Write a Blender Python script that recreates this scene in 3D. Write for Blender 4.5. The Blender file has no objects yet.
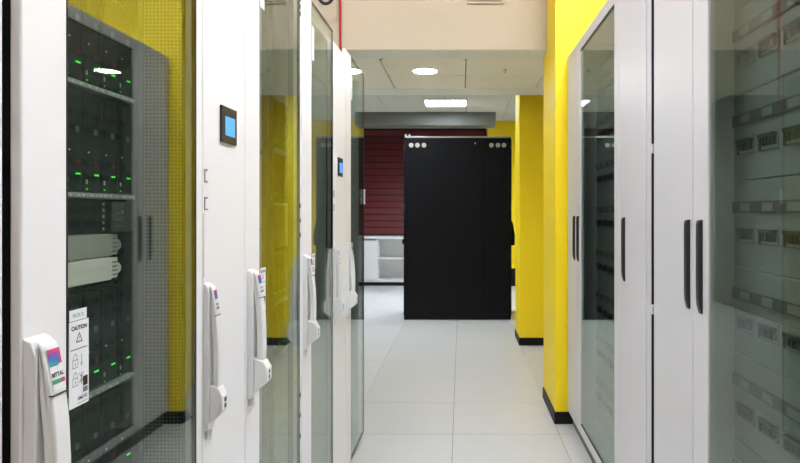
import bpy, bmesh, math, random
from mathutils import Vector, Matrix
random.seed(7)
S = bpy.context.scene
COL = S.collection

# ------------------------------------------------------------------ camera
# level camera, 28.8 mm equivalent, shifted so that the aisle vanishes right of and above the centre
cam_d = bpy.data.cameras.new('camera'); cam = bpy.data.objects.new('camera', cam_d); COL.objects.link(cam)
cam_d.sensor_width = 36.0; cam_d.lens = 28.8
cam_d.shift_x = -0.07625; cam_d.shift_y = -0.024375
cam_d.clip_start = 0.02; cam_d.clip_end = 60
cam.location = (0, 0, 1.256); cam.rotation_euler = (math.pi / 2, 0, 0)
S.camera = cam

# ------------------------------------------------------------------ world, exposure
wd = bpy.data.worlds.new('world'); S.world = wd; wd.use_nodes = True
wd.node_tree.nodes['Background'].inputs[0].default_value = (0.75, 0.8, 0.85, 1)
wd.node_tree.nodes['Background'].inputs[1].default_value = 0.1
S.view_settings.view_transform = 'Standard'; S.view_settings.look = 'None'
S.view_settings.exposure = 0.12; S.view_settings.gamma = 1.0
S.view_settings.use_curve_mapping = False
S.cycles.max_bounces = 10; S.cycles.glossy_bounces = 6; S.cycles.transparent_max_bounces = 24
S.cycles.sample_clamp_indirect = 0; S.cycles.blur_glossy = 0.5
# lamp strengths (each lamp is built further down with its fixture)
NEAR_LAMP = 46.0       # office panels in the high ceiling above the aisle
DOWN_LAMP = 150.0       # recessed round lamp in the low ceiling
REAR_LAMP = 145.0       # louvred panel of the rear room; an added unseen one runs weaker

# ------------------------------------------------------------------ geometry constants
LX = -0.55             # face of the left row
RX = 0.63              # face of the right row
ZLOW, ZREAR, ZNEAR = 2.31, 2.806, 3.60

# ------------------------------------------------------------------ materials
def lin(c):
    out = []
    for v in c:
        v /= 255.0
        out.append(v / 12.92 if v <= 0.04045 else ((v + 0.055) / 1.055) ** 2.4)
    return (*out, 1.0)

def mat(name, rgb, rough=0.5, metal=0.0, var=0.05, scale=6.0, bump=0.0, bscale=200.0, stretch=(1, 1, 1), spec=0.5, rand=0.0):
    m = bpy.data.materials.new(name); m.use_nodes = True
    nt = m.node_tree; b = nt.nodes['Principled BSDF']
    tc = nt.nodes.new('ShaderNodeTexCoord'); mp = nt.nodes.new('ShaderNodeMapping')
    mp.inputs['Scale'].default_value = stretch
    nt.links.new(tc.outputs['Object'], mp.inputs['Vector'])
    nz = nt.nodes.new('ShaderNodeTexNoise'); nz.inputs['Scale'].default_value = scale; nz.inputs['Detail'].default_value = 4
    nt.links.new(mp.outputs[0], nz.inputs['Vector'])
    mx = nt.nodes.new('ShaderNodeMix'); mx.data_type = 'RGBA'
    c = lin(rgb)
    mx.inputs['A'].default_value = tuple(min(1, v * (1 - var)) for v in c[:3]) + (1,)
    mx.inputs['B'].default_value = tuple(min(1, v * (1 + var)) for v in c[:3]) + (1,)
    nt.links.new(nz.outputs['Fac'], mx.inputs['Factor'])
    last = mx.outputs['Result']
    if rand:
        oi = nt.nodes.new('ShaderNodeObjectInfo'); hv = nt.nodes.new('ShaderNodeHueSaturation')
        mr = nt.nodes.new('ShaderNodeMapRange'); mr.inputs['To Min'].default_value = 1 - rand; mr.inputs['To Max'].default_value = 1 + rand
        nt.links.new(oi.outputs['Random'], mr.inputs['Value']); nt.links.new(mr.outputs[0], hv.inputs['Value'])
        nt.links.new(last, hv.inputs['Color']); last = hv.outputs[0]
    nt.links.new(last, b.inputs['Base Color'])
    b.inputs['Roughness'].default_value = rough; b.inputs['Metallic'].default_value = metal
    b.inputs['Specular IOR Level'].default_value = spec
    if bump:
        n2 = nt.nodes.new('ShaderNodeTexNoise'); n2.inputs['Scale'].default_value = bscale
        nt.links.new(mp.outputs[0], n2.inputs['Vector'])
        bp = nt.nodes.new('ShaderNodeBump'); bp.inputs['Strength'].default_value = bump; bp.inputs['Distance'].default_value = 0.002
        nt.links.new(n2.outputs['Fac'], bp.inputs['Height']); nt.links.new(bp.outputs[0], b.inputs['Normal'])
    return m

def emit(name, rgb, strength):
    m = bpy.data.materials.new(name); m.use_nodes = True
    b = m.node_tree.nodes['Principled BSDF']
    b.inputs['Base Color'].default_value = lin(rgb)
    b.inputs['Emission Color'].default_value = lin(rgb); b.inputs['Emission Strength'].default_value = strength
    return m

def glass(name, tint, r0=0.045):
    # clear sheet: Schlick reflection over a tinted transparent body (no refraction offset for a thin sheet)
    m = bpy.data.materials.new(name); m.use_nodes = True; nt = m.node_tree
    for n in list(nt.nodes): nt.nodes.remove(n)
    out = nt.nodes.new('ShaderNodeOutputMaterial'); mix = nt.nodes.new('ShaderNodeMixShader')
    tr = nt.nodes.new('ShaderNodeBsdfTransparent'); gl = nt.nodes.new('ShaderNodeBsdfGlossy')
    tr.inputs[0].default_value = tint; gl.inputs['Roughness'].default_value = 0.012
    gl.inputs[0].default_value = (0.93, 1.0, 0.96, 1)
    lw = nt.nodes.new('ShaderNodeLayerWeight'); lw.inputs['Blend'].default_value = 0.5
    pw = nt.nodes.new('ShaderNodeMath'); pw.operation = 'POWER'; pw.inputs[1].default_value = 5
    mr = nt.nodes.new('ShaderNodeMapRange'); mr.inputs['To Min'].default_value = r0; mr.inputs['To Max'].default_value = 1
    nt.links.new(lw.outputs['Facing'], pw.inputs[0]); nt.links.new(pw.outputs[0], mr.inputs['Value'])
    nt.links.new(mr.outputs[0], mix.inputs[0]); nt.links.new(tr.outputs[0], mix.inputs[1]); nt.links.new(gl.outputs[0], mix.inputs[2])
    nt.links.new(mix.outputs[0], out.inputs[0])
    return m

def perforated(name, rgb, hole, pitch):
    m = mat(name, rgb, 0.5); nt = m.node_tree; b = nt.nodes['Principled BSDF']
    tc = nt.nodes.new('ShaderNodeTexCoord'); sp = nt.nodes.new('ShaderNodeSeparateXYZ'); nt.links.new(tc.outputs['Object'], sp.inputs[0])
    ds = []
    for ax in ('X', 'Z'):
        mu = nt.nodes.new('ShaderNodeMath'); mu.operation = 'PINGPONG'; mu.inputs[1].default_value = pitch / 2
        nt.links.new(sp.outputs[ax], mu.inputs[0])
        gt = nt.nodes.new('ShaderNodeMath'); gt.operation = 'GREATER_THAN'; gt.inputs[1].default_value = pitch * 0.17
        nt.links.new(mu.outputs[0], gt.inputs[0]); ds.append(gt)
    mm = nt.nodes.new('ShaderNodeMath'); mm.operation = 'MULTIPLY'
    nt.links.new(ds[0].outputs[0], mm.inputs[0]); nt.links.new(ds[1].outputs[0], mm.inputs[1])
    mx = nt.nodes.new('ShaderNodeMix'); mx.data_type = 'RGBA'
    mx.inputs['A'].default_value = lin(rgb); mx.inputs['B'].default_value = lin(hole)
    nt.links.new(mm.outputs[0], mx.inputs['Factor']); nt.links.new(mx.outputs['Result'], b.inputs['Base Color'])
    return m

M = dict(
    floor=mat('vinyl_floor', (197, 197, 196), 0.33, var=0.05, scale=9, stretch=(0.6, 3, 1), spec=0.4, rand=0.012),
    joint=mat('floor_joint', (52, 52, 52), 0.8),
    cream=mat('cream_paint', (190, 175, 151), 0.75, var=0.02, bump=0.1),
    wallwhite=mat('wall_paint', (225, 219, 205), 0.75, var=0.02, bump=0.1),
    wallgrey=mat('grey_wall_paint', (132, 134, 127), 0.75, var=0.03),
    warm=mat('warm_wall_paint', (205, 172, 122), 0.75, var=0.02),
    yellow=mat('yellow_paint', (254, 222, 14), 0.5, var=0.03, bump=0.1, scale=2),
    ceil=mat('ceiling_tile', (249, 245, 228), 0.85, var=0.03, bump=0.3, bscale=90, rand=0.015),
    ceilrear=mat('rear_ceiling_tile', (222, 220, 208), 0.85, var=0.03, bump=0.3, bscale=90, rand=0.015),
    ceiltrim=mat('ceiling_trim', (240, 240, 230), 0.7, var=0.02),
    ceiljoint=mat('ceiling_joint', (110, 108, 100), 0.8),
    black=mat('skirting_black', (14, 14, 15), 0.5, spec=0.25),
    rackblack=mat('black_steel', (10, 10, 15), 0.6, var=0.12, scale=2, spec=0.15),
    rackblack2=mat('black_steel_dull', (8, 8, 10), 0.6, var=0.1, spec=0.15),
    silver=mat('silver_edge', (165, 165, 162), 0.35, 0.6),
    cap=mat('grey_cap', (168, 162, 146), 0.6),
    white=mat('white_powder_coat', (241, 240, 240), 0.36, var=0.012, bump=0.03, bscale=700, spec=0.3),
    whiteplastic=mat('white_plastic', (236, 236, 235), 0.35, var=0.01),
    grey=mat('light_grey_powder_coat', (209, 206, 205), 0.42, var=0.012, bump=0.03, bscale=700),
    gasket=mat('black_gasket', (20, 21, 22), 0.6),
    dark=mat('dark_interior', (78, 81, 80), 0.6),
    inner=mat('rack_inner_panel', (176, 179, 174), 0.55, var=0.08, scale=3, stretch=(8, 8, 0.4)),
    darkrail=mat('rack_rail', (86, 90, 90), 0.5, 0.3),
    plinth=mat('grey_plinth', (95, 97, 97), 0.6),
    handle=mat('dark_handle', (38, 39, 40), 0.38),
    perf=perforated('perforated_steel', (124, 125, 119), (40, 42, 40), 0.0075),
    glassL=glass('door_glass', (0.89, 0.92, 0.895, 1), 0.105),
    glassR=glass('smoked_door_glass', (0.80, 0.85, 0.82, 1), 0.05),
    server=mat('server_black', (20, 22, 24), 0.45),
    server2=mat('server_trim', (176, 178, 177), 0.4, 0.2),
    tick=mat('vent_tick', (235, 236, 234), 0.5),
    beige=mat('beige_unit', (236, 232, 220), 0.5), beige2=mat('grey_beige_unit', (168, 168, 158), 0.5),
    greylabel=mat('grey_print', (110, 112, 110), 0.6),
    redlabel=mat('red_print', (110, 40, 44), 0.6),
    led=emit('green_led', (60, 235, 60), 1.3),
    leddim=emit('pale_green_led', (150, 190, 140), 0.12),
    screen=emit('blue_screen', (70, 140, 250), 0.95),
    bezel=mat('display_bezel', (42, 42, 46), 0.25),
    paper=mat('sticker_paper', (236, 238, 240), 0.5, var=0.01),
    ink=mat('black_ink', (28, 28, 30), 0.5), inkgrey=mat('grey_ink', (120, 122, 126), 0.5),
    pink=mat('pink_print', (214, 70, 120), 0.5), purple=mat('purple_print', (128, 84, 170), 0.5),
    blue=mat('blue_print', (66, 120, 190), 0.5), teal=mat('teal_print', (46, 150, 150), 0.5), green=mat('green_print', (70, 150, 110), 0.5),
    panel=mat('module_cover', (116, 121, 118), 0.5),
    strip=mat('label_strip', (52, 55, 55), 0.5), striplabel=mat('label_paper', (118, 121, 119), 0.6),
    breaker=mat('breaker_body', (130, 134, 131), 0.5), toggle=mat('breaker_toggle', (8, 8, 9), 0.5),
    maroon=mat('maroon_slat', (104, 28, 31), 0.42, var=0.15, scale=5, stretch=(1, 6, 6), rand=0.06),
    maroon2=mat('maroon_rail', (40, 12, 15), 0.5),
    furn=mat('white_laminate', (236, 236, 234), 0.4, var=0.01),
    redpipe=mat('red_pipe', (200, 52, 52), 0.4),
    cable=mat('black_cable', (20, 20, 20), 0.5),
    pelmet=mat('pelmet_grey', (112, 113, 104), 0.6),
    lampwhite=mat('lamp_white', (235, 235, 232), 0.4),
    louvre=mat('louvre_metal', (200, 204, 210), 0.45, 0.0),
    down=emit('downlight_glow', (255, 251, 244), DOWN_LAMP),
    near=emit('panel_glow', (243, 246, 255), NEAR_LAMP),
    rear=emit('tube_glow', (238, 246, 255), REAR_LAMP),
    rear_fill=emit('fill_lamp_glow', (238, 246, 255), REAR_LAMP * 0.55),  # glow of the added fill lamp behind the low ceiling band
)

# ------------------------------------------------------------------ mesh helpers
W = {}
class MB:
    """collects faces with materials; coordinates are world coordinates"""
    def __init__(s): s.v = []; s.f = []; s.mi = []; s.mats = []
    def _m(s, m):
        m = M[m] if isinstance(m, str) else m
        if m not in s.mats: s.mats.append(m)
        return s.mats.index(m)
    def add(s, vs, fs, m):
        b = len(s.v); k = s._m(m)
        s.v += [tuple(v) for v in vs]; s.f += [tuple(i + b for i in f) for f in fs]; s.mi += [k] * len(fs)
        return s
    def bm(s, bm, m):
        bm.verts.ensure_lookup_table(); bm.verts.index_update()
        s.add([v.co[:] for v in bm.verts], [[v.index for v in f.verts] for f in bm.faces], m); bm.free(); return s
    def box(s, x0, x1, y0, y1, z0, z1, m, bev=0.0, seg=2):
        if bev <= 0:
            vs = [(x, y, z) for x in (x0, x1) for y in (y0, y1) for z in (z0, z1)]
            return s.add(vs, [(0, 1, 3, 2), (4, 6, 7, 5), (0, 4, 5, 1), (2, 3, 7, 6), (0, 2, 6, 4), (1, 5, 7, 3)], m)
        bm = bmesh.new(); bmesh.ops.create_cube(bm, size=1)
        for v in bm.verts:
            v.co = ((x0 + x1) / 2 + v.co.x * (x1 - x0), (y0 + y1) / 2 + v.co.y * (y1 - y0), (z0 + z1) / 2 + v.co.z * (z1 - z0))
        bmesh.ops.bevel(bm, geom=bm.edges[:], offset=bev, segments=seg, affect='EDGES', profile=0.5)
        return s.bm(bm, m)
    def prism(s, pts, a0, a1, axis, m, bev=0.0, seg=2):
        """extrude a 2D outline: axis 'y' -> pts are (x, z); axis 'x' -> (y, z); axis 'z' -> (x, y)"""
        def P(p, a): return {'y': (p[0], a, p[1]), 'x': (a, p[0], p[1]), 'z': (p[0], p[1], a)}[axis]
        bm = bmesh.new()
        A = [bm.verts.new(P(p, a0)) for p in pts]; B = [bm.verts.new(P(p, a1)) for p in pts]; n = len(pts)
        bm.faces.new(A); bm.faces.new(B)
        for i in range(n): bm.faces.new((A[i], A[(i + 1) % n], B[(i + 1) % n], B[i]))
        bmesh.ops.recalc_face_normals(bm, faces=bm.faces[:])
        if bev: bmesh.ops.bevel(bm, geom=[e for e in bm.edges], offset=bev, segments=seg, affect='EDGES', profile=0.5)
        return s.bm(bm, m)
    def tube(s, pts, r, m, n=10):
        pts = [Vector(p) for p in pts]; rings = []; up = Vector((0.13, 0.21, 0.97))
        for i, p in enumerate(pts):
            t = (pts[min(i + 1, len(pts) - 1)] - pts[max(i - 1, 0)]).normalized()
            u = t.cross(up)
            if u.length < 0.01: u = t.cross(Vector((1, 0, 0)))
            u.normalize(); w = t.cross(u)
            rings.append([p + (u * math.cos(2 * math.pi * k / n) + w * math.sin(2 * math.pi * k / n)) * r for k in range(n)])
        vs = [v for rg in rings for v in rg]; fs = []
        for i in range(len(rings) - 1):
            for k in range(n):
                a = i * n + k; b = i * n + (k + 1) % n
                fs.append((a, b, b + n, a + n))
        fs += [tuple(range(n - 1, -1, -1)), tuple((len(rings) - 1) * n + k for k in range(n))]
        return s.add(vs, fs, m)
    def disc(s, c, r, t, axis, m, n=32):
        """short cylinder centred at c along axis"""
        vs = []; 
        for sg in (-t / 2, t / 2):
            for k in range(n):
                a = 2 * math.pi * k / n; p, q = r * math.cos(a), r * math.sin(a)
                d = {'x': (sg, p, q), 'y': (p, sg, q), 'z': (p, q, sg)}[axis]
                vs.append((c[0] + d[0], c[1] + d[1], c[2] + d[2]))
        fs = [tuple(range(n)), tuple(range(2 * n - 1, n - 1, -1))] + [(k, k + n, (k + 1) % n + n, (k + 1) % n) for k in range(n)]
        return s.add(vs, fs, m)
    def ring(s, c, r0, r1, z0, z1, m, n=40):
        """annulus about the z axis"""
        vs = []
        for r, z in ((r0, z0), (r1, z0), (r1, z1), (r0, z1)):
            vs += [(c[0] + r * math.cos(2 * math.pi * k / n), c[1] + r * math.sin(2 * math.pi * k / n), z) for k in range(n)]
        fs = []
        for j in range(4):
            for k in range(n):
                a = j * n + k; b = j * n + (k + 1) % n; c2 = ((j + 1) % 4) * n
                fs.append((a, b, c2 + (k + 1) % n, c2 + k))
        return s.add(vs, fs, m)
    def mesh(s, name, origin):
        me = bpy.data.meshes.new(name); o = Vector(origin)
        me.from_pydata([Vector(v) - o for v in s.v], [], s.f)
        for m in s.mats: me.materials.append(m)
        for p, k in zip(me.polygons, s.mi): p.material_index = k
        bm = bmesh.new(); bm.from_mesh(me); bmesh.ops.recalc_face_normals(bm, faces=bm.faces[:]); bm.to_mesh(me); bm.free()
        me.update()
        return me
    def build(s, name, parent=None, origin=None, smooth=False):
        if origin is None:
            xs, ys, zs = zip(*s.v); origin = ((min(xs) + max(xs)) / 2, (min(ys) + max(ys)) / 2, min(zs))
        me = s.mesh(name, origin)
        if smooth:
            for p in me.polygons: p.use_smooth = True
        return place(name, me, origin, parent)

def place(name, me, wloc, parent=None):
    o = bpy.data.objects.new(name, me); COL.objects.link(o)
    wloc = Vector(wloc); W[o.name] = wloc
    o.parent = parent; o.location = wloc - (W[parent.name] if parent else Vector())
    return o

def thing(name, loc, label, cat, group=None):
    o = place(name, None, loc); o.empty_display_size = 0.1
    return tag(o, label, cat, group)

def tag(o, label=None, cat=None, group=None, kind=None):
    for k, v in (('label', label), ('category', cat), ('group', group), ('kind', kind)):
        if v: o[k] = v
    return o

def box(name, x0, x1, y0, y1, z0, z1, m, parent=None, bev=0.0, seg=2):
    return MB().box(x0, x1, y0, y1, z0, z1, m, bev, seg).build(name, parent)

def struct(o, label): return tag(o, label, None, None, 'structure')

def text_geo(s, size, bold=0.0):
    c = bpy.data.curves.new('lettering', 'FONT'); c.body = s; c.size = size; c.offset = bold; c.resolution_u = 2
    o = bpy.data.objects.new('lettering', c); COL.objects.link(o)
    dg = bpy.context.evaluated_depsgraph_get(); e = o.evaluated_get(dg); me = e.to_mesh()
    vs = [(v.co.x, v.co.y) for v in me.vertices]; fs = [tuple(p.vertices) for p in me.polygons]
    e.to_mesh_clear(); bpy.data.objects.remove(o); bpy.data.curves.remove(c)
    return vs, fs

# ================================================================== SETTING
XL, XR, YN, YF = -2.3, 1.45, -2.6, 11.32
fl = struct(box('floor', XL, XR, YN, YF, -0.06, -0.012, 'joint'), 'pale grey raised floor of square vinyl tiles')
TG = 0.0013
tm = MB().box(-0.3 + TG, 0.3 - TG, -0.3 + 0.0026, 0.3 - 0.0026, -0.012, 0, 'floor').mesh('floor_tile', (0, 0, 0))
tm_tight = MB().box(-0.3 + TG, 0.3 - TG, -0.3 + 0.0002, 0.3 - 0.0002, -0.012, 0, 'floor').mesh('floor_tile_tight', (0, 0, 0))
tm_half = MB().box(-0.3 + TG, 0.3 - TG, -0.3 + 0.0026, 0.3 - 0.0002, -0.012, 0, 'floor').mesh('floor_tile_half', (0, 0, 0))
for i in range(-4, 3):
    for j in range(-8, 14):
        x = -0.046 + 0.6 * i + 0.3; y = 3.62 + 0.6 * j + 0.3
        if x - 0.3 < XL - 0.35 or x + 0.3 > XR + 0.55 or y + 0.3 < YN or y - 0.3 > YF: continue
        place('floor_tile', tm_tight if j in (1, 2) or j > 3 else tm_half if j == 3 else tm, (x, y, 0), fl)

def wall(name, x0, x1, y0, y1, z0, z1, m, label): return struct(box(name, x0, x1, y0, y1, z0, z1, m), label)
wall('wall_left', XL - 0.1, XL, YN, YF, -0.06, 3.68, 'wallgrey', 'plain grey wall behind the row of white racks')
wall('wall_right', XR, XR + 0.1, YN, YF, -0.06, 3.68, 'wallwhite', 'plain off-white wall behind the grey switch cabinets')
wall('wall_far', XL, XR, YF, YF + 0.1, -0.06, 3.68, 'wallwhite', 'far wall behind the maroon blind')
wall('wall_near', XL, XR, YN - 0.1, YN, -0.06, 3.68, 'warm', 'warm beige wall behind the viewer at the aisle end')
wall('ceiling', XL, XR, YN, 4.15, ZNEAR, ZNEAR + 0.08, 'wallwhite', 'high ceiling above the rack aisle')

# cream bulkhead and the low ceiling band behind it
bulk = struct(box('wall_bulkhead', XL, XR, 4.15, 4.30, ZLOW + 0.0005, ZNEAR + 0.08, 'cream'), 'cream bulkhead wall above the low ceiling band')
box('edge_trim', XL, XR, 4.153, 4.300, ZLOW - 0.002, ZLOW + 0.0004, 'ceiltrim', bulk)
low = struct(box('ceiling_low', XL, XR, 4.31, 5.77, ZLOW + 0.012, ZLOW + 0.05, 'ceiljoint'), 'low ceiling band of square off-white tiles')
box('edge_trim', XL, XR, 4.302, 4.405, ZLOW, ZLOW + 0.02, 'ceiltrim', low)
box('edge_trim', XL, XR, 5.49, 5.77, ZLOW, ZLOW + 0.02, 'ceiltrim', low)
for i in range(-4, 3):
    x0 = 0.035 + 0.6 * i; x1 = x0 + 0.6
    x0 = max(x0, XL); x1 = min(x1, XR)
    for y0, y1 in ((4.41, 4.947), (4.95, 5.485)):
        if i == -1 and y0 < 4.5:      # this tile is cut round the lamp
            bm = bmesh.new(); n = 40; c = (-0.269, 4.78); r = 0.093
            rect = []
            for k in range(n):
                a = 2 * math.pi * k / n; dx, dy = math.cos(a), math.sin(a)
                t = min([(x1 - 0.003 - c[0]) / dx if dx > 1e-6 else 9, (x0 + 0.003 - c[0]) / dx if dx < -1e-6 else 9,
                         (y1 - c[1]) / dy if dy > 1e-6 else 9, (y0 - c[1]) / dy if dy < -1e-6 else 9])
                rect.append((c[0] + dx * t, c[1] + dy * t))
            mb = MB(); vs = []
            for z in (ZLOW + 0.002, ZLOW + 0.012):
                vs += [(c[0] + r * math.cos(2 * math.pi * k / n), c[1] + r * math.sin(2 * math.pi * k / n), z) for k in range(n)]
                vs += [(p[0], p[1], z) for p in rect]
            fs = []
            for k in range(n):
                q = (k + 1) % n
                fs += [(k, q, n + q, n + k), (2 * n + k, 3 * n + k, 3 * n + q, 2 * n + q), (k, 2 * n + k, 2 * n + q, q), (n + k, n + q, 3 * n + q, 3 * n + k)]
            bm.free()
            mb.add(vs, fs, 'ceil').build('ceiling_tile', low)
            continue
        box('ceiling_tile', x0 + 0.004, x1 - 0.004, y0, y1, ZLOW + 0.002, ZLOW + 0.012, 'ceil', low)
struct(box('wall_bulkhead_rear', XL, XR, 5.70, 5.77, ZLOW + 0.051, ZREAR + 0.1, 'cream'), 'rear face of the bulkhead above the low ceiling band')

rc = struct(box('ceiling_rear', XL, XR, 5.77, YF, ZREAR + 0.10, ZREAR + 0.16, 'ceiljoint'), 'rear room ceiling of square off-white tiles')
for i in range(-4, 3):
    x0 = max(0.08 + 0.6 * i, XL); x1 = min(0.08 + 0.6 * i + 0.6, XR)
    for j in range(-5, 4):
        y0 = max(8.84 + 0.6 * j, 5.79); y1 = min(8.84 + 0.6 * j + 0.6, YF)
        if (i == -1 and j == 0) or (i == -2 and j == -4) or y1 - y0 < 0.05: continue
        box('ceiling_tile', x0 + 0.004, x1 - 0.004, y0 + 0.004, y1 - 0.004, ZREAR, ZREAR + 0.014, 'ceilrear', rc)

# yellow columns with black skirting
def column(x0, x1, y0, y1, z1, label, sk=0.072):
    c = struct(box('column', x0, x1, y0, y1, 0, z1, 'yellow', None, 0.004), label)
    mb = MB(); t = 0.006
    mb.prism([(x0 - t, y0 - t), (x1, y0 - t), (x1, y0), (x0, y0), (x0, y1), (x0 - t, y1)], 0, sk, 'z', 'black')
    mb.build('skirting', c)
    return c
column(0.559, XR, 3.795, 4.335, 3.68, 'near yellow column beside the grey cabinets, black skirting at its foot')
column(0.552, XR, 6.03, 6.49, ZREAR, 'middle yellow column to the side of the black rack')
column(0.455, XR, 10.86, YF, ZREAR, 'far yellow wall pier beside the maroon blind', 0.30)

# pelmet over the blind
struct(MB().box(XL, 0.54, 9.92, 10.30, 2.60, ZREAR + 0.02, 'pelmet', 0.004).build('trim_1'), 'grey boxed pelmet under the rear ceiling above the blind')

# ================================================================== LAMPS
# round recessed lamp
d = thing('downlight', (-0.269, 4.78, ZLOW), 'round white recessed downlight glowing in the low ceiling', 'light')
MB().ring((-0.269, 4.78), 0.088, 0.108, ZLOW - 0.004, ZLOW + 0.003, 'lampwhite').build('rim', d)
MB().disc((-0.269, 4.78, ZLOW + 0.004), 0.0885, 0.006, 'z', 'down').build('diffuser', d)

def near_panel(x, y, label):
    t = thing('ceiling_light_panel', (x, y, ZNEAR), label, 'light', 'light panels in the high ceiling')
    mb = MB(); h = 0.3
    for a in ((-h, h, -h, -h + 0.02), (-h, h, h - 0.02, h), (-h, -h + 0.02, -h, h), (h - 0.02, h, -h, h)):
        mb.box(x + a[0], x + a[1], y + a[2], y + a[3], ZNEAR - 0.03, ZNEAR, 'lampwhite')
    mb.build('frame', t)
    box('diffuser', x - h + 0.021, x + h - 0.021, y - h + 0.021, y + h - 0.021, ZNEAR - 0.022, ZNEAR - 0.005, 'near', t)
near_panel(0.85, 2.0, 'square white light panel in the high ceiling over the long grey cabinet')
near_panel(0.85, 0.95, 'square white light panel in the high ceiling over the nearest grey cabinet')
near_panel(-0.90, 2.0, 'square white light panel in the high ceiling over the middle white rack')
near_panel(-0.90, 0.95, 'square white light panel in the high ceiling over the nearest white rack')

def rear_panel(x0, y0, label, glow='rear'):
    x1, y1 = x0 + 0.6, y0 + 0.6
    t = thing('louvre_light', ((x0 + x1) / 2, (y0 + y1) / 2, ZREAR), label, 'light', 'louvre lights in the rear ceiling')
    a0, a1, b0, b1 = x0 + .012, x1 - .012, y0 + .06, y1 - .06
    mb = MB()
    for a in ((x0 + .004, x1 - .004, y0 + .004, b0), (x0 + .004, x1 - .004, b1, y1 - .004), (x0 + .004, a0, b0, b1), (a1, x1 - .004, b0, b1)):
        mb.box(*a, ZREAR, ZREAR + 0.012, 'lampwhite')
    for a in ((a0 - .006, a1 + .006, b0 - .006, b0), (a0 - .006, a1 + .006, b1, b1 + .006), (a0 - .006, a0, b0, b1), (a1, a1 + .006, b0, b1)):
        mb.box(*a, ZREAR + 0.012, ZREAR + 0.095, 'lampwhite')
    mb.build('housing', t)
    for k in range(3):
        y = b0 + (b1 - b0) * (k + 1) / 4
        box('louvre_blade', a0, a1, y - 0.002, y + 0.002, ZREAR + 0.004, ZREAR + 0.064, 'louvre', t)
    for k in range(7):
        x = a0 + (a1 - a0) * (k + 1) / 8
        box('louvre_bar', x - 0.0045, x + 0.0045, b0, b1, ZREAR + 0.001, ZREAR + 0.0035, 'darkrail', t)
    box('diffuser', a0 + .001, a1 - .001, b0 + .001, b1 - .001, ZREAR + 0.080, ZREAR + 0.084, glow, t)
rear_panel(-0.52, 8.84, 'square louvred light lit in the rear ceiling before the pelmet')
rear_panel(-1.12, 6.44, 'added unseen louvred fill light in the rear ceiling just behind the low ceiling band', 'rear_fill')  # added out of view to brighten the floor and low ceiling

# small hook in the low ceiling
t = thing('ceiling_hook', (0.325, 4.74, ZLOW), 'tiny dark hook in a low ceiling tile beside the downlight', 'hook')
MB().disc((0.325, 4.74, ZLOW + 0.0005), 0.012, 0.003, 'z', 'cap').build('plate', t)
MB().tube([(0.325 + 0.008 * math.sin(a), 4.74, ZLOW - 0.010 + 0.009 * math.cos(a)) for a in [k * 0.45 for k in range(11)]], 0.0025, 'dark', 6).build('hook', t)

# vent plate on bulkhead
t = thing('vent_grille', (0.16, 4.15, 2.603), 'cream framed vent grille high on the bulkhead wall', 'vent')
x0, x1, z0, z1 = 0.042, 0.278, 2.603, 2.74
mb = MB()
for a in ((x0, x1, z0, z0 + .014), (x0, x1, z1 - .014, z1), (x0, x0 + .014, z0 + .014, z1 - .014), (x1 - .014, x1, z0 + .014, z1 - .014)):
    mb.box(a[0], a[1], 4.136, 4.1495, a[2], a[3], 'cream', 0.002, 1)
mb.build('frame', t)
for k in range(6):
    z = z0 + 0.022 + k * 0.0185
    MB().prism([(4.139, z), (4.1485, z + 0.009), (4.1485, z + 0.012), (4.139, z + 0.003)], x0 + .0145, x1 - .0145, 'x', 'cream').build('slat', t)

# red pipe + black cable loop on the bulkhead above the white racks
t = thing('red_pipe', (-0.780, 4.13, 1.95), 'thin red vertical pipe on the cream bulkhead behind the white racks', 'pipe')
MB().tube([(-0.780, 4.132, 1.95), (-0.780, 4.132, ZNEAR)], 0.0075, 'redpipe', 12).build('tube', t, smooth=True)
for z in (2.05, 2.75): box('clip', -0.793, -0.767, 4.130, 4.15, z, z + 0.012, 'cap', t)
pts = []
for k in range(-8, 21):
    a = math.pi * (0.5 + k / 20 * 1.0) if False else math.pi + k * math.pi / 12
    if 0 <= k <= 12: pts.append((-0.845 + 0.047 * math.cos(a), 4.0, 2.62 + 0.062 * math.sin(a)))
pts = [(-0.892, 4.0, ZNEAR), (-0.893, 4.0, 2.8), (-0.8925, 4.0, 2.68)] + pts + [(-0.7975, 4.0, 2.68), (-0.797, 4.0, 2.8), (-0.798, 4.0, ZNEAR)]
tag(MB().tube(pts, 0.010, 'cable', 10).build('cable_loop', smooth=True), 'black cable loop hanging from the ceiling beside the red pipe', 'cable')

# ================================================================== LEFT ROW: white racks and slim cooling units
def flat_text(mb, s, size, y, z, m, x, bold=0.0, centre=None, mirror=1):
    vs, fs = text_geo(s, size, bold)
    if not vs: return
    w = max(v[0] for v in vs)
    if centre is not None: y = centre - mirror * w / 2
    mb.add([(x, y + mirror * v[0], z + v[1]) for v in vs], fs, m)

def stroke(mb, pts, wd, m, x):
    """flat line drawing in a plane of constant x; pts (y, z)"""
    for a, b in zip(pts, pts[1:]):
        a, b = Vector(a), Vector(b); d = (b - a)
        if d.length < 1e-6: continue
        d.normalize(); n = Vector((-d.y, d.x)) * wd / 2; a = a - d * wd / 2; b = b + d * wd / 2
        q = [a + n, b + n, b - n, a - n]
        mb.add([(x, p.x, p.y) for p in q], [(0, 1, 2, 3)], m)

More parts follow.
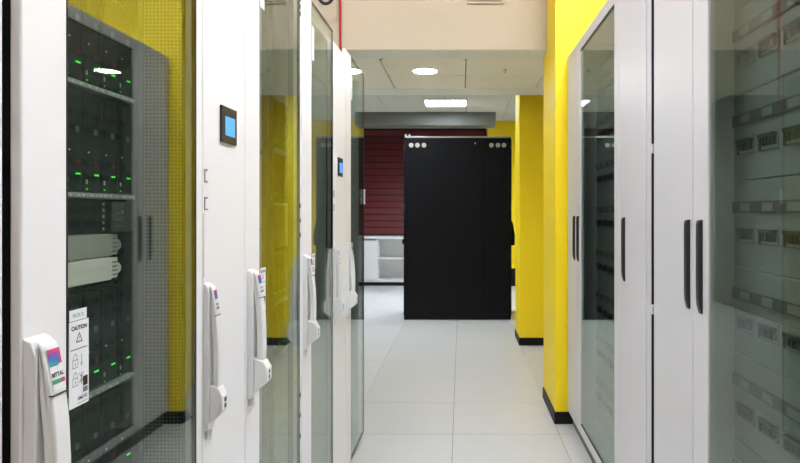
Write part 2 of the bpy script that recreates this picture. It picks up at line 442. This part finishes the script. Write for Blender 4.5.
def caution_label(parent, y0, with_rack, face):
    xg = face - 0.0004
    w, z0, z1 = 0.047, 0.979, 1.101
    mb = MB().box(xg - 0.0002, xg + 0.0002, y0, y0 + w, z0, z1, 'paper')
    x = xg + 0.0004; c = y0 + w / 2
    flat_text(mb, 'CAUTION', 0.0082, 0, z1 - 0.0125, 'ink', x, 0.0004, centre=c)
    tz = z1 - 0.030
    stroke(mb, [(c - .007, tz), (c + .007, tz), (c, tz + .0125), (c - .007, tz)], 0.0014, 'ink', x)
    flat_text(mb, '!', 0.008, 0, tz + 0.0025, 'ink', x, centre=c)
    stroke(mb, [(y0 + .004, z1 - .040), (y0 + w - .005, z1 - .040)], 0.0016, 'inkgrey', x)
    for zz in (z1 - 0.066, z1 - 0.092):      # two padlocks with a key each
        py = y0 + 0.008
        stroke(mb, [(py, zz), (py + .012, zz), (py + .012, zz + .011), (py, zz + .011), (py, zz)], 0.001, 'inkgrey', x)
        stroke(mb, [(py + .002, zz + .011), (py + .002, zz + .016), (py + .006, zz + .020), (py + .010, zz + .016), (py + .010, zz + .011)], 0.001, 'inkgrey', x)
        stroke(mb, [(py + .006, zz + .003), (py + .006, zz + .007)], 0.0014, 'inkgrey', x)
        ky = py + 0.021
        stroke(mb, [(ky, zz), (ky, zz + .017)], 0.0012, 'inkgrey', x)
        stroke(mb, [(ky - .003, zz + .004), (ky + .003, zz + .004)], 0.001, 'inkgrey', x)
        if zz < z1 - 0.08: stroke(mb, [(ky - .005, zz + .003), (ky + .005, zz + .016)], 0.001, 'ink', x); stroke(mb, [(ky - .005, zz + .016), (ky + .005, zz + .003)], 0.001, 'ink', x)
    a, b = y0 + w - 0.0145, y0 + w - 0.003
    mb.add([(x, a, z0 + .026), (x, b, z0 + .026), (x, b, z0 + .040), (x, a, z0 + .040)], [(0, 1, 2, 3)], 'ink')
    mb.add([(x, a, z0 + .017), (x, b, z0 + .017), (x, b, z0 + .0245), (x, a, z0 + .0245)], [(0, 1, 2, 3)], 'inkgrey')
    flat_text(mb, 'CMC-TC', 0.0062, 0, z0 + 0.0085, 'ink', x, 0.0003, centre=y0 + w - 0.0155)
    stroke(mb, [(y0 + .018, z0 + .004), (y0 + w - .003, z0 + .004)], 0.0008, 'inkgrey', x)
    tag(mb.build('caution_label', parent), 'white caution sticker with padlock pictograms')
    if with_rack:
        mb = MB().box(xg - 0.0002, xg + 0.0002, y0 + 0.001, y0 + 0.042, z1 + 0.0008, z1 + 0.0165, 'paper')
        flat_text(mb, 'RACK 21', 0.0068, 0, z1 + 0.006, 'inkgrey', x, 0.0001, centre=y0 + 0.021)
        tag(mb.build('rack_number_label', parent), 'small white label reading RACK 21')

def lever_handle(parent, y0, face, w=0.036, dz=0.0, px=1.0, pz=1.0):
    """white swing handle: base plate, curved lever with sticker, lock housing; protrudes towards +x"""
    f = face
    class HB(MB):
        def build(s, name, parent=None):
            s.v = [(f + (x - f) * px, y, 1.10 + (z - 1.10) * pz + dz) for x, y, z in s.v]
            return MB.build(s, name, parent)
    HB().prism([(f, .772), (f + .013, .779), (f + .016, .80), (f + .016, 1.085), (f + .010, 1.103), (f, 1.108)], y0, y0 + w + .006, 'y', 'whiteplastic', 0.002).build('handle_base', parent)
    out = [(f + .014, 1.1035), (f + .021, 1.098), (f + .027, 1.075), (f + .0325, 1.045), (f + .0375, 1.00), (f + .040, .95), (f + .0405, .90), (f + .039, .868)]
    inn = [(f + .024, .868), (f + .0245, .92), (f + .0225, .98), (f + .0165, 1.04)]
    HB().prism(out + inn + [(f + .0165, 1.09)], y0 + .004, y0 + w, 'y', 'whiteplastic', 0.0035, 3).build('handle_lever', parent)
    HB().prism([(f + .0165, .790), (f + .046, .812), (f + .052, .820), (f + .052, .852), (f + .040, .872), (f + .0165, .880)], y0 + .001, y0 + w + .005, 'y', 'whiteplastic', 0.003).build('lock_housing', parent)
    HB().box(f + .052, f + .0527, y0 + .013, y0 + .023, .824, .834, 'handle').box(f + .052, f + .0527, y0 + .013, y0 + .023, .838, .848, 'handle').build('lock_slot', parent)
    HB().box(f, f + .010, y0 + .012, y0 + .028, .752, .772, 'whiteplastic', 0.002).build('handle_tab', parent)
    # dark seam below the cap
    P = lambda t: (f + .0272 + (f + .0329 - f - .0272) * t, 1.075 + (1.045 - 1.075) * t)
    mb = HB()
    ya, yb = y0 + .0075, y0 + w - .0035
    def band(t0, t1, a, b, m, e=0.0006):
        (xa, za), (xb, zb) = P(t0), P(t1)
        mb.add([(xa + e, a, za), (xa + e, b, za), (xb + e, b, zb), (xb + e, a, zb)], [(0, 1, 2, 3)], m)
    band(-0.62, 1.18, ya, yb, 'paper')
    band(-0.55, -0.40, ya, yb, 'pink', 0.0010); band(-0.40, -0.20, ya, yb - .004, 'purple', 0.0010); band(-0.40, 0.10, yb - .004, yb, 'pink', 0.0010)
    band(-0.20, -0.02, ya, yb - .004, 'blue', 0.0010); band(-0.02, 0.16, ya, yb - .008, 'teal', 0.0010); band(-0.02, 0.10, yb - .008, yb - .004, 'purple', 0.0010)
    band(0.72, 0.90, ya, yb - .008, 'green', 0.0010); band(0.72, 0.90, yb - .008, yb, 'pink', 0.0010)
    vs, fs = text_geo('RITTAL', 0.0075, 0.0003); wd = max(v[0] for v in vs); sc = (yb - ya - .002) / wd
    mb.add([(P(0.60 - v[1] * 32)[0] + 0.0013, ya + .001 + v[0] * sc, P(0.60 - v[1] * 32)[1]) for v in vs], fs, 'ink')
    tag(mb.build('handle_sticker', parent), 'colour striped brand sticker')
    HB().box(f + .030, f + .0352, y0 + .0038, y0 + w + .0002, 1.034, 1.0356, 'handle').build('handle_seam', parent)

def rack_shell(t, y0, y1, face, near_side=True, far_side='dark', back=-1.6):
    xf = face - 0.03
    box('back_panel', back, back + 0.02, y0, y1, 0.06, 2.0, 'dark', t)
    box('top_panel', back, xf, y0, y1, 2.0, 2.02, 'white', t)
    box('base', back, xf, y0, y1, 0.0, 0.06, 'plinth', t)
    if near_side: box('side_panel', back + 0.02, xf, y0, y0 + 0.012, 0.06, 2.0, 'dark', t)
    if far_side: box('side_panel', back + 0.02, xf, y1 - 0.006, y1, 0.06, 2.0, far_side, t)

def glass_door(t, y0, y1, bar, face, handle_y, labels=(True, False), hinge=False, dz=0.0):
    z0, z1 = 0.014, 2.035
    x0 = face - 0.015
    d = box('door', x0, face, y0, y0 + bar, z0, z1, 'white', t, 0.003)
    box('gap_blocker', face - 0.050, x0 - 0.001, y0 + 0.004, y0 + bar - 0.006, z0 + 0.01, z1 - 0.02, 'gasket', t)  # dark box added behind the bar so the door gap looks shaded
    g = 0.007
    mb = MB()
    for a in ((y0 + bar, y1, z1 - g, z1), (y0 + bar, y1, z0, z0 + g), (y1 - g, y1, z0 + g, z1 - g), (y0 + bar, y0 + bar + 0.003, z0 + g, z1 - g)):
        mb.box(face - 0.008, face - 0.0005, a[0], a[1], a[2], a[3], 'gasket')
    mb.build('gasket', d)
    box('glass_pane', face - 0.006, face - 0.0008, y0 + bar + 0.003, y1 - g, z0 + g, z1 - g, 'glassL', d)
    MB().box(face - 0.02, face - 0.009, y0 + bar + 0.002, y0 + bar + 0.03, z1 - 0.045, z1 - 0.02, 'gasket', 0.002).build('corner_clip', d)
    tag(box('upper_label', face - 0.0007, face - 0.0002, y0 + bar + 0.004, y0 + bar + 0.042, 1.82, 1.945, 'paper', d), 'plain white sticker high on the glass')
    lever_handle(d, handle_y, face, dz=dz)
    caution_label(d, y0 + bar + 0.005, labels[1], face)
    if hinge: box('hinge', face - 0.02, face + 0.004, y1, y1 + 0.016, 1.30, 1.385, 'whiteplastic', d, 0.003)
    return d

def rails(t, y0, y1, x=-0.655):
    for y in (y0, y1 - 0.02):
        box('mounting_rail', x - 0.04, x, y, y + 0.02, 0.07, 1.99, 'darkrail', t)

# neighbour of the nearest rack: only its edge shows
t = thing('slim_panel_unit', (-1.0, 0.6, 0), 'beige edge of a tall unit at the near end of the white rack row', 'cabinet')
box('body', -1.6, -0.592, 0.45, 0.783, 0.0, 2.02, 'dark', t)
box('door', -0.590, -0.562, 0.45, 0.785, 0.035, 2.035, 'white', t, 0.002)

# rack nearest to the viewer
A = thing('server_rack', (-1.1, 1.06, 0), 'closest tall white glass-door server rack with caution sticker and lit servers inside', 'rack', 'white server racks')
rack_shell(A, 0.797, 1.327, LX, True, 'perf')
glass_door(A, 0.795, 1.322, 0.092, LX + 0.004, 0.797, (True, True), dz=-0.010)
rails(A, 0.812, 1.318)

# slim cooling unit
def cooler(y0, y1, label, strip):
    t = thing('cooling_unit', (-1.1, (y0 + y1) / 2, 0), label, 'cooling unit', 'slim cooling units between the racks')
    rack_shell(t, y0 + 0.002, y1 - 0.002, LX, False, None)
    if strip: box('frame_post', LX - 0.024, LX - 0.001, y0 + 0.004, y0 + strip, 0.035, 2.0, 'white', t, 0.002)
    d = box('front_panel', LX - 0.026, LX, y0 + strip + 0.002, y1 - 0.003, 0.014, 1.995, 'white', t, 0.003)
    hy = y0 + strip + 0.004
    lever_handle(d, hy, LX, 0.027, -0.004, 0.78, 0.95)
    for z in (1.345, 1.285): 
        MB().box(LX, LX + .002, hy + .004, hy + .020, z, z + .003, 'inkgrey').box(LX, LX + .002, hy + .004, hy + .006, z - .022, z, 'inkgrey').box(LX, LX + .002, hy + .004, hy + .020, z - .025, z - .022, 'inkgrey').build('latch_slot', d)
    box('edge_strip', LX, LX + 0.0025, hy + 0.0, hy + 0.012, 1.115, 1.255, 'white', d, 0.001, 1)
    ys = y0 + strip + 0.095; 
    dsp = box('display', LX, LX + 0.006, ys, ys + 0.098, 1.416, 1.501, 'bezel', d, 0.002)
    dsp['label'] = 'black framed control display'
    s = box('display_screen', LX + 0.006, LX + 0.0068, ys + 0.021, ys + 0.082, 1.434, 1.478, 'screen', d)
    s['label'] = 'glowing blue screen'
    return t
cooler(1.327, 1.630, 'slim white cooling unit with blue display between the two nearest racks', 0.035)

B = thing('server_rack', (-1.1, 1.91, 0), 'white glass-door server rack just beyond the nearest blue display', 'rack', 'white server racks')
rack_shell(B, 1.632, 2.188, LX, True, None)
glass_door(B, 1.632, 2.186, 0.118, LX, 1.645)
for k in range(6): box('blanking_panel', -0.685, -0.672, 1.66, 2.16, 0.42 + k * 0.26, 0.42 + k * 0.26 + 0.255, 'inner', B, 0.002, 1)
rails(B, 1.645, 2.182)

C = thing('server_rack', (-1.1, 2.47, 0), 'white glass-door server rack in the middle of the row, before the second display', 'rack', 'white server racks')
rack_shell(C, 2.190, 2.752, LX, False, 'inner')
box('frame_post', LX - 0.024, LX - 0.003, 2.190, 2.209, 0.035, 2.03, 'white', C, 0.002)
glass_door(C, 2.212, 2.752, 0.145, LX, 2.222)
for z in (1.98, 1.955, 1.93, 1.27, 1.22, 1.17, 0.62, 0.55, 0.48): box('hinge_slot', LX - 0.003, LX - 0.001, 2.195, 2.204, z, z + 0.014, 'inkgrey', C)
rails(C, 2.225, 2.742)

cooler(2.755, 3.045, 'slim white cooling unit with blue display near the far end of the row', 0.0)

D = thing('server_rack', (-1.1, 3.34, 0), 'farthest white glass-door server rack at the end of the row', 'rack', 'white server racks')
rack_shell(D, 3.048, 3.632, LX, True, 'inner')
glass_door(D, 3.048, 3.632, 0.150, LX, 3.055, hinge=True)
for k in range(6): box('blanking_panel', -0.685, -0.672, 3.09, 3.60, 0.42 + k * 0.26, 0.42 + k * 0.26 + 0.255, 'inner', D, 0.002, 1)
rails(D, 3.065, 3.620)

# ------------------------------------------------------------------ rack equipment
XE = -0.668
BP = 0.0565
blade_me = MB().box(-0.05, 0, -BP / 2 + .0012, BP / 2 - .0012, 0, 0.176, 'server', 0.0015, 1).mesh('blade', (0, 0, 0))
bar_me = MB().box(0, 0.0015, -0.006, 0.006, -0.0014, 0.0014, 'led').mesh('status_bar', (0, 0, 0))
dot_me = MB().disc((0.0008, 0, 0), 0.0012, 0.0016, 'x', 'led', 8).mesh('status_light', (0, 0, 0))
pale_me = MB().box(0, 0.001, -0.002, 0.002, -0.004, 0.004, 'leddim').mesh('pale_light', (0, 0, 0))
sq_me = MB().box(0, 0.001, -0.005, 0.005, -0.005, 0.005, 'greylabel').mesh('grey_mark', (0, 0, 0))
red_me = MB().box(0, 0.001, -0.006, 0.006, -0.004, 0.004, 'redlabel').mesh('red_mark', (0, 0, 0))
tk_me = MB().box(0, 0.001, -0.002, 0.002, -0.0012, 0.0012, 'tick').mesh('white_mark', (0, 0, 0))
slot_me = MB().box(0, 0.001, -0.019, 0.019, -0.028, 0.028, 'gasket').mesh('vent_slot', (0, 0, 0))
def enclosure(y0, z0, label, n=8):
    y1 = y0 + 0.484
    t = thing('blade_enclosure', (-1.0, (y0 + y1) / 2, z0), label, 'server', 'blade server enclosures')
    box('chassis', -1.38, XE - 0.052, y0 + 0.004, y1 - 0.004, z0 + 0.001, z0 + 0.388, 'server', t)
    for side in (y0, y1 - 0.014): box('mounting_ear', XE - 0.04, XE + 0.002, side, side + 0.014, z0, z0 + 0.389, 'server', t)
    for r in range(2):
        zb = z0 + r * 0.1945
        MB().box(XE - 0.05, XE + 0.006, y0 + 0.0145, y1 - 0.0145, zb, zb + 0.009, 'server2', 0.001, 1).build('shelf_edge', t)
        mb = MB(); k = y0 + 0.02
        while k < y1 - 0.025:
            L = random.choice((0.004, 0.009, 0.006))
            mb.box(XE + .0061, XE + .0068, k, k + L, zb + .003, zb + .006, 'tick'); k += L + random.choice((0.008, 0.012, 0.018))
        tag(mb.build('shelf_marking', t), kind='stuff')
        for i in range(n):
            yc = y0 + 0.016 + BP * (i + 0.5)
            b = place('blade', blade_me, (XE, yc, zb + 0.012), t)
            z = zb + 0.012
            place('status_bar', bar_me, (XE, yc + 0.012, z + 0.030), b)
            place('pale_light', pale_me, (XE, yc - 0.018, z + 0.017), b)
            place('status_light', dot_me, (XE, yc - 0.018, z + 0.004), b)
            place('red_mark', red_me, (XE, yc + 0.012, z + 0.050), b)
            place('white_mark', tk_me, (XE, yc - 0.012, z + 0.070), b)
            place('grey_mark', sq_me, (XE, yc + 0.010, z + 0.108), b)
            place('vent_slot', slot_me, (XE, yc, z + 0.142), b)
    return t
enclosure(0.833, 1.281, 'black blade server enclosure behind the nearest glass door, above the beige units')
enclosure(0.833, 0.728, 'black blade server enclosure behind the nearest glass door, below the beige units')
enclosure(0.833, 0.330, 'black blade server enclosure lowest in the nearest glass-door rack')
enclosure(2.245, 1.281, 'upper black blade server enclosure in the middle white rack')
enclosure(2.245, 0.728, 'lower black blade server enclosure in the middle white rack')

t = thing('network_switch', (-0.85, 1.07, 1.216), 'dark rack switch with tiny port lights between blade servers and beige units', 'switch')
box('case', -1.2, XE - 0.006, 0.834, 1.316, 1.2165, 1.279, 'server', t, 0.002)
mb = MB(); mb.box(XE - .006, XE, 1.226, 1.300, 1.220, 1.276, 'dark', 0.001, 1)
mb.build('module', t)
fr = MB()
for a in ((1.298, 1.303, 1.219, 1.277), (1.226, 1.303, 1.2165, 1.2195)): fr.box(XE - .006, XE + .002, *a, 'darkrail')
fr.build('module_frame', t)
for k in range(5): MB().disc((XE - .0055, 1.205, 1.224 + k * 0.0118), 0.003, 0.002, 'x', 'cap', 10).build('port', t)
for k in range(3): box('port_slot', XE, XE + .001, 1.236, 1.262, 1.228 + k * .012, 1.231 + k * .012, 'greylabel', t)
MB().disc((XE + .0005, 1.262, 1.257), 0.0018, 0.002, 'x', 'leddim', 8).build('status_light', t)

def drawer(z0, label, m='beige'):
    t = thing('rack_drawer', (-0.85, 1.05, z0), label, 'rack unit', 'beige one-unit rack drawers')
    box('case', -1.15, XE, 0.834, 1.225, z0, z0 + 0.0435, m, t, 0.002)
    pts = [(1.226, z0 + .002), (1.250, z0 + .002), (1.252, z0 + .009), (1.262, z0 + .013), (1.266, z0 + .020), (1.261, z0 + .028), (1.252, z0 + .032), (1.250, z0 + .0415), (1.226, z0 + .0415)]
    MB().prism(pts, XE - .012, XE - .003, 'x', m, 0.001, 1).build('scalloped_ear', t)
    for k in range(4): box('grip_slot', XE - .003, XE - .002, 1.232, 1.248, z0 + .008 + k * .008, z0 + .010 + k * .008, 'greylabel', t)
drawer(1.1715, 'upper, greyer one of two rack drawers with scalloped ear under the switch', 'beige2')
drawer(1.1265, 'lower, paler beige one of two rack drawers with scalloped ear')

# ================================================================== RIGHT ROW: grey switch cabinets
def bar_handle(parent, yc, lab=None):
    f = RX
    pts = [(f, 0.990), (f - .004, 0.989), (f - .010, 1.012), (f - .0115, 1.03), (f - .0115, 1.222), (f - .009, 1.233), (f, 1.236)]
    h = MB().prism(pts, yc - 0.0105, yc + 0.0105, 'y', 'handle', 0.0015).build('handle', parent)
    return h

def plain_door(t, y0, y1, hy):
    d = box('door', RX, RX + 0.02, y0, y1, 0.085, 2.17, 'grey', t, 0.003)
    bar_handle(d, hy)
    return d

def glazed_door(t, y0, y1, far, near, hy):
    z0, z1 = 0.085, 2.17
    zt, zb = 0.055, 0.045
    mb = MB()
    for a in ((y1 - far, y1, z0, z1), (y0, y0 + near, z0, z1), (y0 + near, y1 - far, z1 - zt, z1), (y0 + near, y1 - far, z0, z0 + zb)):
        mb.box(RX, RX + 0.02, *a, 'grey', 0.003, 2)
    d = mb.build('door', t)
    a0, a1, b0, b1 = y0 + near, y1 - far, z0 + zb, z1 - zt
    g = MB()
    for a in ((a0, a1, b1 - .006, b1), (a0, a1, b0, b0 + .006), (a0, a0 + .006, b0 + .006, b1 - .006)):
        g.box(RX + .003, RX + .012, *a, 'gasket')
    g.build('gasket', d)
    box('glass_pane', RX + .005, RX + .0095, a0 + .006, a1 - .004, b0 + .006, b1 - .006, 'glassR', d)
    bar_handle(d, hy)
    return d

XI = 0.74
def breaker_mesh():
    mb = MB().box(-0.004, 0, -0.046, 0.046, -0.026, 0.022, 'panel')
    for k in range(5):
        y = -0.037 + k * 0.0165
        mb.box(-0.014, -0.004, y - .0032, y + .0032, -0.016, 0.010, 'toggle')
    mb.box(-0.016, -0.004, -0.042, 0.034, 0.005, 0.013, 'toggle')
    mb.box(-0.008, -0.004, 0.0375, 0.0445, -0.024, 0.000, 'toggle')
    mb.box(-0.005, -0.004, -0.046, 0.046, -0.026, -0.0235, 'strip')
    return mb.mesh('circuit_breaker', (0, 0, 0))
brk_me = breaker_mesh()
lab_me = MB().box(-0.0015, 0, -0.026, 0.026, -0.010, 0.010, 'striplabel').mesh('label_card', (0, 0, 0))
def modules(t, y0, y1, groups):
    zs = 1.566 + 0.2295 * 2
    for k in range(9):
        zt = zs - k * 0.2295; zb = max(zt - 0.2270, 0.12)
        mbx = box('module_cover', XI, XI + 0.012, y0, y1, zb, zt, 'panel', t, 0.002, 1)
        if zt - 0.17 < 0.12: continue
        box('label_strip', XI - 0.006, XI, y0 + 0.01, y1 - 0.004, zt - 0.083, zt - 0.053, 'strip', mbx)
        for g in groups:
            place('circuit_breaker', brk_me, (XI, g, zt - 0.135), mbx)
            place('label_card', lab_me, (XI - 0.006, g, zt - 0.068), mbx)

def cabinet_shell(t, y0, y1, z1=2.185):
    box('back_panel', 1.25, 1.27, y0, y1, 0.08, z1, 'grey', t)
    box('top_panel', RX + 0.022, 1.25, y0, y1, z1 - 0.02, z1, 'grey', t)
    box('plinth', RX + 0.03, 1.27, y0 + 0.01, y1 - 0.01, 0.0, 0.08, 'plinth', t)
    box('side_panel', RX + 0.022, 1.25, y0, y0 + 0.015, 0.08, z1 - 0.02, 'grey', t)
    box('side_panel', RX + 0.022, 1.25, y1 - 0.015, y1, 0.08, z1 - 0.02, 'grey', t)

R1 = thing('switch_cabinet', (0.95, 2.95, 0), 'long light grey switch cabinet standing against the near yellow column', 'cabinet', 'grey switch cabinets')
cabinet_shell(R1, 2.122, 3.783)
plain_door(R1, 2.180, 2.548, 2.465)
box('frame_post', RX + 0.003, RX + 0.021, 2.124, 2.177, 0.085, 2.17, 'grey', R1, 0.002)
glazed_door(R1, 2.551, 3.492, 0.108, 0.082, 3.432)
plain_door(R1, 3.495, 3.781, 3.545)
box('partition', RX + 0.022, 1.25, 2.545, 2.557, 0.08, 2.165, 'grey', R1)
box('partition', RX + 0.022, 1.25, 3.486, 3.498, 0.08, 2.165, 'grey', R1)
modules(R1, 2.56, 3.484, [3.40 - 0.122 * k for k in range(7)])
box('gap_shade', RX + 0.001, RX + 0.06, 2.1165, 2.1215, 0.085, 2.17, 'gasket', R1)  # black strip stands in for the shade between the two cabinets
for z in (0.92, 1.45): box('hinge', RX - 0.003, RX + 0.018, 2.098, 2.116, z, z + 0.03, 'grey', R1, 0.002)

R2 = thing('switch_cabinet', (0.95, 1.45, 0), 'light grey switch cabinet closest to the viewer with wide smoked glass door', 'cabinet', 'grey switch cabinets')
cabinet_shell(R2, 0.56, 2.094)
plain_door(R2, 1.742, 2.092, 1.768)
glazed_door(R2, 0.562, 1.739, 0.106, 0.09, 1.677)
box('partition', RX + 0.022, 1.25, 1.738, 1.750, 0.08, 2.165, 'grey', R2)
modules(R2, 0.58, 1.735, [1.655 - 0.122 * k for k in range(8)])

# ================================================================== REAR ROOM
# black rack seen from its side
K = thing('black_server_rack', (-0.041, 7.84, 0), 'tall black server rack seen side on at the end of the aisle', 'rack')
x0, x1, y0, y1, zt = -0.663, 0.581, 7.44, 8.24, 2.125
box('body', x0 + 0.012, x1 - 0.012, y0 + 0.012, y1, 0.012, zt - 0.006, 'rackblack2', K, 0.004)
box('side_panel', x0 + 0.030, 0.2655, y0, y0 + 0.012, 0.065, zt - 0.012, 'rackblack', K, 0.003)
box('side_panel', 0.2685, x1 - 0.030, y0, y0 + 0.012, 0.065, zt - 0.012, 'rackblack', K, 0.003)
for a in ((x0, x0 + 0.029), (x1 - 0.029, x1)): box('corner_post', a[0], a[1], y0 - 0.004, y0 + 0.04, 0.004, zt, 'rackblack2', K, 0.006)
box('top_edge', x0 + 0.01, x1 - 0.01, y0 - 0.003, y0 + 0.02, zt - 0.006, zt + 0.012, 'silver', K, 0.002)
box('bottom_edge', x0 + 0.02, x1 - 0.02, y0 - 0.003, y0 + 0.02, 0.006, 0.062, 'rackblack2', K, 0.004)
for px in (411.2, 417.4, 424, 491.4, 498, 504): MB().disc(((px - 461) * y0 / 640, y0 - 0.002, 1.256 + (212 - 145.2) * y0 / 640), 0.0265, 0.006, 'y', 'cap', 24).build('round_cap', K)
for xx in (x0 + 0.08, x1 - 0.08):
    for yy in (y0 + 0.07, y1 - 0.08): MB().disc((xx, yy, 0.006), 0.028, 0.012, 'z', 'rackblack2', 16).build('foot', K)
box('door', x1 - 0.010, x1 + 0.010, y0 + 0.045, y1 - 0.01, 0.05, zt - 0.02, 'rackblack2', K, 0.004)
box('door', x0 - 0.008, x0 + 0.010, y0 + 0.045, y1 - 0.01, 0.05, zt - 0.02, 'rackblack2', K, 0.004)
MB().prism([(x1 + .010, .86), (x1 + .052, .865), (x1 + .055, .99), (x1 + .042, 1.06), (x1 + .030, 1.13), (x1 + .010, 1.16)], y0 + .10, y0 + .135, 'y', 'rackblack2', 0.004).build('door_handle', K)
MB().prism([(x0 - .008, .87), (x0 - .030, .885), (x0 - .032, .925), (x0 - .008, .95)], y0 + .10, y0 + .13, 'y', 'rackblack2', 0.004).build('door_handle', K)
for xx in (x0 - 0.001, x1 - 0.005):
    for zz in (1.98, 1.29, 0.72, 0.26): box('hinge', xx, xx + 0.006, y0 - 0.006, y0 + 0.012, zz, zz + 0.05, 'darkrail', K, 0.001, 1)
MB().disc((0.165, y0 - 0.001, 2.055), 0.009, 0.004, 'y', 'silver', 12).build('screw', K)
for xx in (-0.655, -0.61): box('top_bracket', xx, xx + 0.02, y0 + 0.0, y0 + 0.02, zt + 0.012, zt + 0.035, 'silver', K, 0.002)

# maroon blind
V = thing('venetian_blind', (-0.9, 11.2, 0.86), 'wide maroon slatted blind covering the far wall window', 'blind')
bx0, bx1 = XL + 0.02, 0.445
sl = MB(); sl.prism([(0.012, 0.050), (0.016, 0.050), (-0.008, -0.050), (-0.014, -0.050)], bx0, bx1, 'x', 'maroon')
sl_me = sl.mesh('slat', ((bx0 + bx1) / 2, 0, 0))
z = 0.932
while z < 2.74:
    place('slat', sl_me, ((bx0 + bx1) / 2, 11.2, z), V); z += 0.1135
box('shade_backing', bx0 + 0.01, bx1 - 0.01, 11.222, 11.228, 0.86, 2.745, 'maroon2', V)  # dark sheet added so its colour gives shade lines between slats
box('head_rail', bx0, bx1, 11.16, 11.24, 2.745, 2.80, 'maroon2', V)
box('bottom_rail', bx0, bx1, 11.185, 11.215, 0.848, 0.872, 'maroon2', V, 0.003)

# low white sideboard under the blind
Bd = thing('low_bookcase', (-1.0, 11.09, 0), 'low white bookcase with open shelves under the maroon blind', 'bookcase')
sx0, sx1, sy0, sy1 = -2.27, 0.30, 10.90, 11.30
box('top', sx0, sx1, sy0 - 0.015, sy1, 0.795, 0.842, 'furn', Bd, 0.003)
box('plinth', sx0, sx1, sy0 + 0.01, sy1, 0.0, 0.062, 'black', Bd)
box('bottom_shelf', sx0, sx1, sy0, sy1, 0.062, 0.10, 'furn', Bd, 0.002)
box('back_panel', sx0, sx1, sy1 - 0.015, sy1, 0.10, 0.795, 'furn', Bd)
for x in (sx0, -1.445, -0.62, 0.275): box('divider', x, x + 0.025, sy0 + 0.002, sy1 - 0.015, 0.10, 0.795, 'furn', Bd)
for a, b in ((-1.42, -0.62), (-0.595, 0.275)): box('shelf', a, b, sy0 + 0.004, sy1 - 0.015, 0.452, 0.474, 'furn', Bd)
box('door', sx0 + 0.002, -1.437, sy0 - 0.018, sy0 + 0.001, 0.105, 0.772, 'furn', Bd, 0.003)

bpy.context.view_layer.update()
